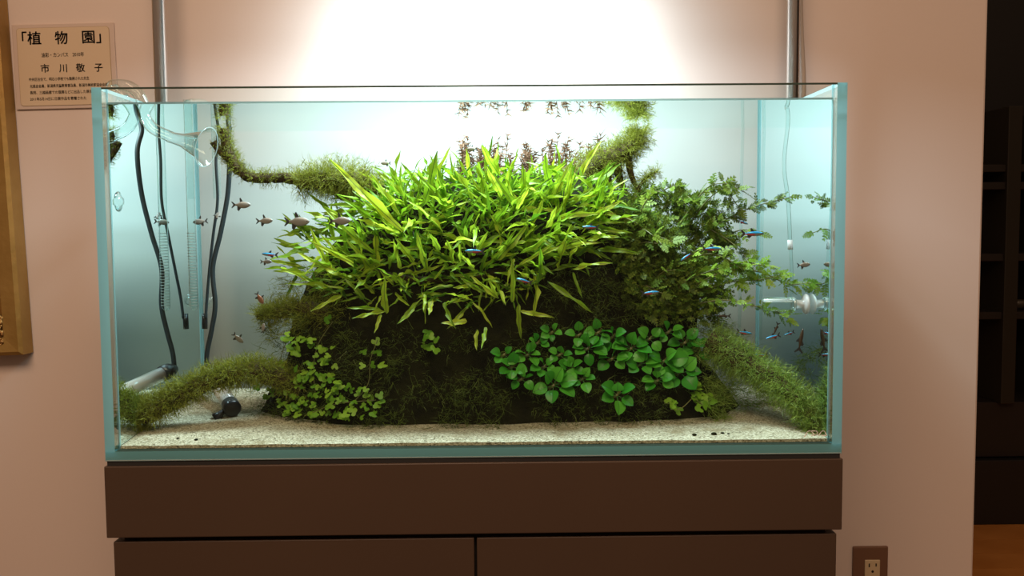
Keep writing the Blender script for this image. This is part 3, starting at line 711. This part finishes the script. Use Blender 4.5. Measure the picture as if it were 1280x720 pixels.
# ------------------------------------------------------------------ three lobed creeping plant
def clover(seed):
    rr = random.Random(seed); q = MB(); n = 18; q.v.append((0, .0, 0))
    for i in range(n):
        a_ = math.radians(-60+i*(300/(n-1))); lobe = .5*(.62+.38*abs(math.cos(1.5*(a_-math.radians(90))))); q.v.append((lobe*math.cos(a_), lobe*math.sin(a_)+.1, -.08*abs(math.cos(a_*1.5))+rr.uniform(-.03, .03)))
    for i in range(1, n): q.f.append((0, i, i+1)); q.m.append(0)
    return q
CL = [clover(s).mesh('lobed_disc', 'clover', True) for s in range(5)]
def creeping(label, polys, vines, name='creeping_pennywort'):
    A0 = onmound(*vines[0][0]); t = thing(name, label, 'plant', A0)
    for vn in vines:
        q = MB(); q.tube(spline([onmound(u, v_, .016) for u, v_ in vn], 6), .0006, 5); q.build('runner', 'stem', t, True)
    for poly, n_, px in polys:
        for k in range(n_):
            u, v_ = sample(poly); A = onmound(u, v_, R.uniform(.010, .026)); L = px*pxm(A.y)*R.uniform(.7, 1.2); nrm = (V((R.gauss(0, .5), -.75, .75+R.gauss(0, .3)))).normalized()
            x = nrm.orthogonal().normalized(); yv = nrm.cross(x); an = R.uniform(0, 6.28); x, yv = x*math.cos(an)+yv*math.sin(an), yv*math.cos(an)-x*math.sin(an)
            m4 = Matrix(((x.x*L, yv.x*L, nrm.x*L, A.x), (x.y*L, yv.y*L, nrm.y*L, A.y), (x.z*L, yv.z*L, nrm.z*L, A.z), (0, 0, 0, 1)))
            lf = place(R.choice(CL), 'leaf', m4, t)
creeping('creeping plant with small three lobed leaves on the mound over the heater side',
         [([(318, 455), (350, 440), (400, 430), (430, 470), (480, 485), (470, 520), (420, 528), (350, 515), (320, 490)], 150, 10.5),
          ([(352, 410), (370, 405), (420, 430), (410, 450), (360, 440)], 18, 11.5), ([(410, 398), (422, 398), (422, 408), (410, 408)], 2, 12), ([(450, 425), (480, 420), (480, 465), (448, 460)], 6, 13),
          ([(520, 415), (560, 415), (560, 440), (520, 440)], 7, 13)],
         [[(395, 500), (392, 460), (398, 430), (416, 402)], [(440, 505), (460, 480), (463, 450), (472, 425)], [(340, 490), (345, 465), (360, 420)], [(380, 520), (420, 505), (470, 500)]])
creeping('small sprig of pale three lobed leaves hanging below the anubias',
         [([(862, 472), (885, 470), (892, 510), (880, 515), (862, 500)], 16, 13), ([(835, 500), (848, 495), (850, 515), (836, 518)], 5, 12)],
         [[(870, 470), (868, 495), (880, 508)], [(868, 495), (852, 510), (838, 512)]])

# ------------------------------------------------------------------ fine stems behind the fern
def fine_stem(u, v0, v1, y, mt, ls, label, group, name, lw_=.0024):
    A, B = P(u, v0, y), P(u+R.uniform(-8, 8), v1, y+R.uniform(-.01, .01)); q = MB(); pts = spline([A, A.lerp(B, .5)+V((R.gauss(0, .003), 0, 0)), B], 5); q.tube(pts, [.0008*(1-.5*i/len(pts)) for i in range(len(pts))], 5)
    n_ = 15; root = q.build(name, mt, None, True); tag(root, label, 'plant', group); q = MB()
    for k in range(n_):
        t = (k+.5)/n_*(len(pts)-1); i = int(t); p = pts[i].lerp(pts[i+1], t-i)
        for j in range(3): strand(q, p, V((R.gauss(0, 1), R.gauss(0, .6), R.uniform(-.2, 1.1))), ls*R.uniform(.6, 1.2), lw_, 0, .1, 2)
    q.build('leaves', mt, root)
for k in range(76):
    u = R.uniform(575, 765); top = R.uniform(178, 200) if R.random() > .16 else R.uniform(163, 176)
    fine_stem(u, 240, top, R.uniform(.25, .30), 'rotala', .0105, 'reddish brown fine stem rising just above the fern top' if top > 177 else 'tall reddish fine stem reaching almost to the water surface', 'reddish stems behind the fern', 'red_stem_plant', .0026)
for k in range(26):
    u = R.choice((R.uniform(500, 580), R.uniform(540, 600), R.uniform(735, 770))); fine_stem(u, 255, R.uniform(196, 226), R.uniform(.23, .29), 'fine', .013, 'pale green feathery stem rising behind the fern', 'pale feathery stems behind the fern', 'feathery_stem_plant')

# ------------------------------------------------------------------ equipment
# pipework stand and pendant lamp
st_y = .395
stand = thing('lamp_stand', 'pair of steel pipes rising behind the tank to carry the lamp', 'lamp stand', (0, st_y, 0))
for u in (200, 991):
    x = P(u, 60, st_y).x; q = MB(); pts = [(x, st_y, 0), (x, st_y, 1.60)] + [(x, st_y-.06*(1-math.cos(a_)), 1.60+.06*math.sin(a_)) for a_ in (.4, .8, 1.2, 1.57)] + [(x, LAMP_Y-.03, 1.66)]
    q.tube(pts, .0105, 20); q.build('pipe', 'steel', stand, True)
    q = MB(); q.tube([(x, st_y, 0), (x, st_y, .008)], .035, 20); q.build('foot_plate', 'steel', stand)
xp = P(1004, 60, st_y+.02).x
q = MB(); q.tube(spline([(xp-.001, st_y+.02, .75), (xp, st_y+.02, 1.15), (xp+.001, st_y+.02, 1.22), (xp-.006, st_y+.02, 1.36), (xp-.008, st_y+.015, 1.60)], 8), .0042, 10)
tag(q.build('power_cord', 'steel_cable', None, True), 'pale grey cord running up beside the steel pipe', 'cord')
lamp = thing('pendant_lamp', 'long metal aquarium lamp hung above the tank', 'lamp', (0, LAMP_Y, LAMP_Z))
def shell(x0, x1, y0, y1, z0_, z1, t_):
    q = MB(); q.box((x0, y0, z1-t_), (x1, y1, z1)); q.box((x0, y0, z0_), (x1, y0+t_, z1-t_)); q.box((x0, y1-t_, z0_), (x1, y1, z1-t_)); q.box((x0, y0+t_, z0_), (x0+t_, y1-t_, z1-t_)); q.box((x1-t_, y0+t_, z0_), (x1, y1-t_, z1-t_)); return q
shell(-.186, .226, LAMP_Y-.15, LAMP_Y+.15, LAMP_Z+.004, LAMP_Z+.075, .003).build('housing', 'lamp', lamp)
for x in (-.186, .223): bb('end_plate', (x, LAMP_Y-.15, LAMP_Z-.085), (x+.003, LAMP_Y+.15, LAMP_Z+.004), 'lamp_black', lamp, 0)
xl0, xl1 = P(200, 60, st_y).x, P(991, 60, st_y).x
q = MB(); q.tube([(xl0, LAMP_Y, 1.66), (xl1, LAMP_Y, 1.66)], .009, 14); q.build('cross_bar', 'steel', stand, True)
for x in (-.14, .18): q = MB(); q.tube([(x, LAMP_Y, LAMP_Z+.075), (x, LAMP_Y, 1.655)], .0012, 6); q.build('wire', 'steel', lamp)
for dy in (-.04, .04): q = MB(); q.tube([(-.17, LAMP_Y+dy, LAMP_Z+.035), (.21, LAMP_Y+dy, LAMP_Z+.035)], .008, 12); q.build('tube', 'clear_edge', lamp, True)

# lily pipe outflow over the left pane
ly = .11
lp = thing('outflow_pipe', 'clear glass outflow pipe with trumpet mouth hooked over the tank side', 'pipe', (P(160, 140, ly).x, ly, WL))
xo = -TW-.012
path = spline([(xo, ly, zt_top-.20), (xo, ly, zt_top-.02), (xo+.006, ly, zt_top+.002), P(140, 108, ly), P(158, 107, ly), P(172, 116, ly), P(179, 131, ly), P(181, 146, ly), P(192, 161, ly), P(213, 171, ly)], 8)
q = MB(); q.tube(path, .0075, 18, cap=False); q.build('tube', 'clear', lp, True)
a_, e_ = P(211, 171, ly), P(258, 184, ly-.012); ax = (e_-a_).normalized(); xq = ax.orthogonal().normalized(); yq = ax.cross(xq); L = (e_-a_).length
m4 = Matrix(((xq.x, yq.x, ax.x, a_.x), (xq.y, yq.y, ax.y, a_.y), (xq.z, yq.z, ax.z, a_.z), (0, 0, 0, 1)))
q = MB(); q.lathe([(.0075, 0), (.0076, L*.15), (.0095, L*.4), (.0155, L*.65), (.0215, L*.88), (.026, L)], m4, 28); tr = q.build('trumpet', 'clear', lp, True)
q = MB(); ring = [m4 @ V((.026*math.cos(i*2*math.pi/32), .026*math.sin(i*2*math.pi/32), L)) for i in range(33)]; q.tube(ring, .0007, 6, cap=False); q.build('lip', 'clear_edge', tr, True)
q = MB(); q.tube(spline([(xo, ly, zt_top-.19), (xo-.001, ly, .93), (xo-.004, ly+.01, .82), (xo, ly+.02, .76), (xo+.01, ly+.06, .72), (xo-.002, TD+.02, .66), (xo, TD+.03, .3)], 8), .0075, 12)
tag(q.build('hose', 'hose', None, True), 'greenish clear hose hanging down outside the tank side', 'hose')
q = MB(); cp = P(143, 252, .035); cp.x = -wx
q.lathe([(.0042, .006), (.005, .004), (.009, .0015), (.0125, .0004), (.0125, 0)], Matrix.Translation(cp) @ Matrix.Rotation(math.pi/2, 4, 'Y'), 24)
tag(q.build('suction_cup', 'clear', None, True), 'clear round suction cup stuck on the side glass', 'suction cup')
# intake pipe with slots
iy = .235; ix = P(240, 300, iy).x; zi0 = P(240, 388, iy).z; zi1 = WL+.03
ip = thing('intake_pipe', 'straight clear glass intake pipe with slotted rounded end', 'pipe', (ix, iy, zi0))
q = MB(); r_ = .0062
q.lathe([(0.0005, -r_), (r_*.5, -r_*.86), (r_*.86, -r_*.5), (r_, 0), (r_, zi1-zi0)], Matrix.Translation((ix, iy, zi0+r_)), 18); q.build('tube', 'clear', ip, True)
zc = zi0+.008
while zc < P(240, 290, iy).z:
    q = MB(); ring = [(ix+(r_+.0002)*math.cos(a_), iy+(r_+.0002)*math.sin(a_), zc) for a_ in [math.radians(200+14*i) for i in range(11)]]; q.tube(ring, .0005, 5); q.build('slot', 'clear_edge', ip, True); zc += .0042
pts = spline([(ix, iy, zi1), (ix, iy+.03, zt_top+.018), (ix, TD-.02, zt_top+.022), (ix, TD+.015, zt_top+.005), (ix, TD+.02, zt_top-.12)], 6)
q = MB(); q.tube(pts, r_, 14, cap=False); q.build('bend', 'clear', ip, True)
# heater
hA, hB = P(260, 463, .262), P(291, 512, .135); hB.z = max(hB.z, sand_h(hB.x, hB.y)+.012); ax = (hB-hA).normalized(); L = (hB-hA).length
he = thing('heater', 'shiny glass tube heater with black end caps lying on the sand', 'heater', (hB.x, hB.y, z_in))
q = MB(); q.tube([hA+ax*.012, hA.lerp(hB, .5), hB-ax*.012], .0105, 18); q.build('tube', 'heater_glass', he, True)
q = MB(); q.tube([hB-ax*.016, hB, hB+ax*.002], [.0118, .0118, .0095], 20); q.build('end_cap', 'black', he, True)
q = MB(); q.tube([hA-ax*.012, hA, hA+ax*.014], [.006, .0118, .0118], 16); q.build('cord_cap', 'black', he, True)
cA = hB+V((-.012, 0, -.002)); q = MB(); q.tube([cA, cA+V((-.006, 0, -.006)), cA+V((-.010, 0, -.010))], [.003, .005, .0085], 14); q.build('suction_foot', 'black', he, True)
q = MB(); q.tube(spline([hA-ax*.01, P(259, 440, .27), P(265, 410, .27), P(269, 380, .27), P(266, 335, .27), P(276, 290, .27), P(285, 240, .27), P(287, 190, .27), P(286, 165, .28), (P(288, 150, .28).x, .29, WL+.01), (P(288, 150, .28).x, .31, zt_top+.006), (P(288, 150, .28).x-.01, TD+.012, zt_top-.004), (-.44, TD+.014, zt_top-.006), (-.475, TD+.02, zt_top-.05), (-.475, TD+.02, .8)], 8), .0036, 10)
q.build('cord', 'cord', he, True)
se = thing('sensor', 'black temperature sensor held by a clear suction cup', 'sensor', P(257, 405, .30))
q = MB(); q.tube(spline([P(257, 398, .295), P(259, 370, .295), P(262, 335, .292), P(267, 290, .29), (P(272, 250, .29)), P(270, 200, .29), P(273, 165, .295), (P(273, 160, .295).x, .305, WL+.012), (P(273, 160, .295).x, .32, zt_top+.006), (P(273, 160, .295).x-.01, TD+.022, zt_top-.004), (-.44, TD+.024, zt_top-.006), (-.485, TD+.03, zt_top-.05), (-.485, TD+.03, .8)], 8), .0022, 9)
q.build('cord', 'cord', se, True)
q = MB(); q.tube([P(256, 411, .298), P(256, 392, .298)], .0042, 12); q.build('probe', 'black', se, True)
pc = P(257, 377, .305); q = MB(); q.lathe([(.004, -.012), (.0045, -.006), (.009, -.002), (.012, 0)], Matrix.Translation((pc.x, wy1-.001, pc.z)) @ Matrix.Rotation(-math.pi/2, 4, 'X'), 20); q.build('suction_cup', 'clear', se, True)
# CO2 diffuser on the right glass
dy_ = .088; dc = P(1008, 380, dy_); dz_ = dc.z
df = thing('co2_diffuser', 'horizontal clear glass diffuser stuck to the side glass by white cup', 'diffuser', (wx, dy_, dz_))
xA, xB, xC = P(953, 380, dy_).x, P(994, 380, dy_).x, wx-.0005
ry_ = Matrix.Rotation(math.pi/2, 4, 'Y')
q = MB(); Ld = xB-xA; q.lathe([(.001, 0), (.008, .0005), (.0092, .003), (.0092, Ld-.003), (.008, Ld), (.004, Ld)], Matrix.Translation((xA, dy_, dz_)) @ ry_, 20); q.build('chamber', 'clear', df, True)
q = MB(); q.tube([(xA+.001, dy_, dz_+.005), (xB, dy_, dz_+.005)], .0022, 10); q.build('ceramic_disc', 'cup', df, True)
q = MB(); q.lathe([(.0088, 0), (.0094, .0008), (.0094, .002), (.0088, .003)], Matrix.Translation((xB-.004, dy_, dz_)) @ ry_, 20); q.build('collar', 'clear_edge', df, True)
q = MB(); q.lathe([(.0062, 0), (.0055, .004), (.0055, xC-xB-.008), (.011, xC-xB-.0065), (.0135, xC-xB-.004), (.0128, xC-xB-.002), (.006, xC-xB)], Matrix.Translation((xB, dy_, dz_)) @ ry_, 26); q.build('suction_cup', 'cup', df, True)
q = MB(); q.tube(spline([(P(989, 372, dy_).x, dy_, dz_+.008), P(989.5, 340, dy_), P(988, 308, dy_)], 6), .0022, 9, cap=False); q.build('glass_stem', 'clear', df, True)
q = MB(); q.tube([P(988, 312, dy_), P(987.5, 300, dy_)], .0034, 12); q.build('joint', 'cup', df, True)
px_ = P(979, 118, dy_).x
q = MB(); q.tube(spline([P(987.5, 300, dy_), P(985, 250, dy_), P(980, 205, dy_), P(985, 150, dy_), P(981, 132, dy_), (px_+.01, dy_+.08, zt_top-.002), (px_+.02, TD-.02, zt_top+.006), (px_+.02, TD+.02, zt_top-.02), (px_+.02, TD+.03, .8)], 8), .0026, 10, cap=False)
tag(q.build('air_tube', 'clear', None, True), 'thin clear gas tube leading up from the diffuser', 'tube')

# ------------------------------------------------------------------ fish
def fish_body(prof, mats, ring):
    """prof: (x, zc, half height, half width); ring(j, x) -> material slot"""
    q = MB(); n = 12
    for x, zc_, hh, hw in prof:
        for j in range(n): a_ = 2*math.pi*j/n; q.v.append((x, hw*math.cos(a_), zc_+hh*math.sin(a_)))
    for k in range(len(prof)-1):
        for j in range(n):
            c2 = k*n+j; d = k*n+(j+1) % n; q.f.append((c2, c2+n, d+n, d)); q.m.append(ring((j+.5)/n*360, (prof[k][0]+prof[k+1][0])/2))
    q.f.append(tuple(range(n))); q.m.append(ring(90, -.5)); q.f.append(tuple((len(prof)-1)*n+j for j in range(n))[::-1]); q.m.append(ring(90, .5))
    return q.mesh('fish_body', mats, True)
SL = [(.5, 0, .006, .005), (.46, .0, .035, .03), (.38, .0, .07, .05), (.24, .0, .105, .062), (.08, 0, .115, .062), (-.08, 0, .10, .05), (-.2, .0, .07, .035), (-.3, 0, .045, .02), (-.36, 0, .04, .012)]
DP = [(x, z, h*(1.75 if x > -.15 else 1.35), w_*.9) for x, z, h, w_ in SL]
PN = [(x, z, h*.72, w_*.8) for x, z, h, w_ in SL]
def neon_ring(a_, x):
    el = math.sin(math.radians(a_))
    if el > .72: return 0
    if el > -.1: return 1
    return 2 if x < .08 else 3
BODY = {'neon': fish_body(SL, ['neon_back', 'neon_blue', 'neon_red', 'silver'], neon_ring),
        'silver': fish_body(DP, ['silver'], lambda a_, x: 0), 'pencil': fish_body(PN, ['brownfish'], lambda a_, x: 0), 'russet': fish_body(DP, ['russet'], lambda a_, x: 0)}
def flat(pts, t_=.004):
    q = MB(); n = len(pts); q.v = [(x, -t_, z) for x, z in pts]+[(x, t_, z) for x, z in pts]
    q.f = [tuple(range(n)), tuple(range(n, 2*n))[::-1]]+[(i, n+i, n+(i+1) % n, (i+1) % n) for i in range(n)]; q.m = [0]*len(q.f); return q
TAIL = flat([(-.33, -.035), (-.52, -.19), (-.56, -.16), (-.45, 0), (-.56, .16), (-.52, .19), (-.33, .035)]).mesh('tail', 'fin')
DORS = {k: flat([(.10, .09*s), (-.05, .25*s), (-.11, .23*s), (-.08, .07*s)]).mesh('dorsal', 'fin') for k, s in (('neon', 1), ('silver', 1.6), ('pencil', .75), ('russet', 1.6))}
ANAL = {k: flat([(.0, -.08*s), (-.16, -.21*s), (-.24, -.17*s), (-.24, -.04*s)]).mesh('anal', 'fin') for k, s in (('neon', 1), ('silver', 1.7), ('pencil', .75), ('russet', 1.7))}
q = MB(); q.lathe([(.001, -1), (.7, -.7), (1, 0), (.7, .7), (.001, 1)], Matrix.Diagonal((.022, .022, .022, 1)), 8); EYEM = q.mesh('eye', 'eye', True)
NAME = {'neon': ('neon_tetra', 'fish'), 'silver': ('silver_tetra', 'fish'), 'pencil': ('pencil_fish', 'fish'), 'russet': ('russet_tetra', 'fish')}
def fish(kind, u, v_, y, px, ang, label, group=None, yaw=0):
    """ang: direction of the head in the picture plane, degrees from the right, anticlockwise"""
    p = P(u, v_, y); L = px*pxm(y); up = 1 if math.cos(math.radians(ang)) >= -.01 else -1
    m4 = Matrix.Translation(p) @ Matrix.Rotation(-math.radians(ang), 4, 'Y') @ Matrix.Rotation(math.radians(yaw), 4, 'Z') @ (Matrix.Identity(4) if up > 0 else Matrix.Rotation(math.pi, 4, 'X')) @ Matrix.Scale(L, 4)
    o = place(BODY[kind], NAME[kind][0], m4); tag(o, label, 'fish', group)
    def kid(me, nm, mm=Matrix.Identity(4)):
        c2 = bpy.data.objects.new(nm, me); COL.objects.link(c2); c2.parent = o; c2.matrix_basis = mm
    kid(TAIL, 'tail_fin'); kid(DORS[kind], 'dorsal_fin'); kid(ANAL[kind], 'anal_fin')
    w_ = .036 if kind != 'pencil' else .03
    for s in (-1, 1): kid(EYEM, 'eye', Matrix.Translation((.4, s*w_, .015)))
G1 = 'neon tetras over the fern'
for u, v_, y, px, an in ((593, 314, .06, 24, 178), (655, 351, .06, 20, 165), (738, 284, .06, 20, 178)):
    fish('neon', u, v_, y, px, an, 'bright blue striped neon tetra swimming in front of the fern leaves', G1)
G2 = 'neon tetras before the lobed plant'
for u, v_, y, px, an in ((813, 366, .06, 22, 5), (858, 321, .06, 17, 215), (890, 311, .06, 24, 0)):
    fish('neon', u, v_, y, px, an, 'blue striped neon tetra swimming in front of the lobed stem plant', G2)
fish('neon', 941, 292, .10, 28, 0, 'long neon tetra with reddish tail between the lobed stems and side glass')
fish('neon', 929, 278, .14, 13, -20, 'small deep blue neon tetra just under the long trailing stem')
fish('silver', 919, 272, .16, 14, 170, 'small grey tetra close under the trailing stem leaves')
fish('neon', 931, 416, .13, 20, -10, 'blue neon tetra above the sloping mossy branch near the plant edge')
fish('neon', 966, 421, .09, 18, 195, 'pale blue neon tetra below the diffuser')
fish('pencil', 970, 411, .10, 16, 250, 'dark slim fish hanging upright beneath the diffuser chamber')
fish('neon', 986, 417, .09, 14, 200, 'small pale blue neon tetra below the white suction cup')
fish('pencil', 1001, 425, .075, 30, 80, 'long dark brown slim fish hanging upright below the white suction cup')
fish('pencil', 905, 395, .13, 16, 180, 'slim dark fish below the pale trailing leaves')
fish('neon', 950, 444, .15, 18, 180, 'dim bluish tetra low above the mossy branch')
fish('silver', 1005, 331, .06, 16, 5, 'grey fish near the glass joint of the gas tube')
G3 = 'silver tetras near the mossy branch'
fish('silver', 302, 256, .12, 22, 0, 'silver tetra just below the thin mossy branch', yaw=10)
fish('silver', 331, 276, .11, 20, 2, 'deep bodied silver tetra between the mossy branch and the fern')
fish('silver', 250, 277, .25, 18, 185, 'silver tetra beside the intake pipe')
fish('silver', 272, 269, .28, 14, 85, 'grey tetra behind the heater cords', yaw=50)
fish('silver', 372, 277, .10, 30, 0, 'long silver tetra with dark tail at the fern edge')
fish('silver', 425, 276, .09, 26, 0, 'pale tetra among the upper fern leaves')
fish('neon', 337, 318, .12, 20, 175, 'blue tetra beside the lowest left fern tips')
fish('silver', 333, 327, .13, 14, 0, 'tiny grey tetra just below the blue one at the fern tips')
fish('russet', 325, 373, .13, 16, -60, 'russet brown tetra diving above the mossy branch stub')
fish('silver', 298, 423, .14, 17, -50, 'grey tetra diving above the low mossy branch', yaw=20)
fish('silver', 329, 410, .12, 12, 80, 'small pale tetra under the mossy branch stub')
fish('silver', 482, 204, .2, 12, 180, 'tiny dark tetra above the tufted moss')
fish('silver', 455, 213, .2, 15, 170, 'grey tetra against the tufted moss')
fish('silver', 590, 186, .2, 12, 180, 'tiny dark tetra beside the reddish stems')
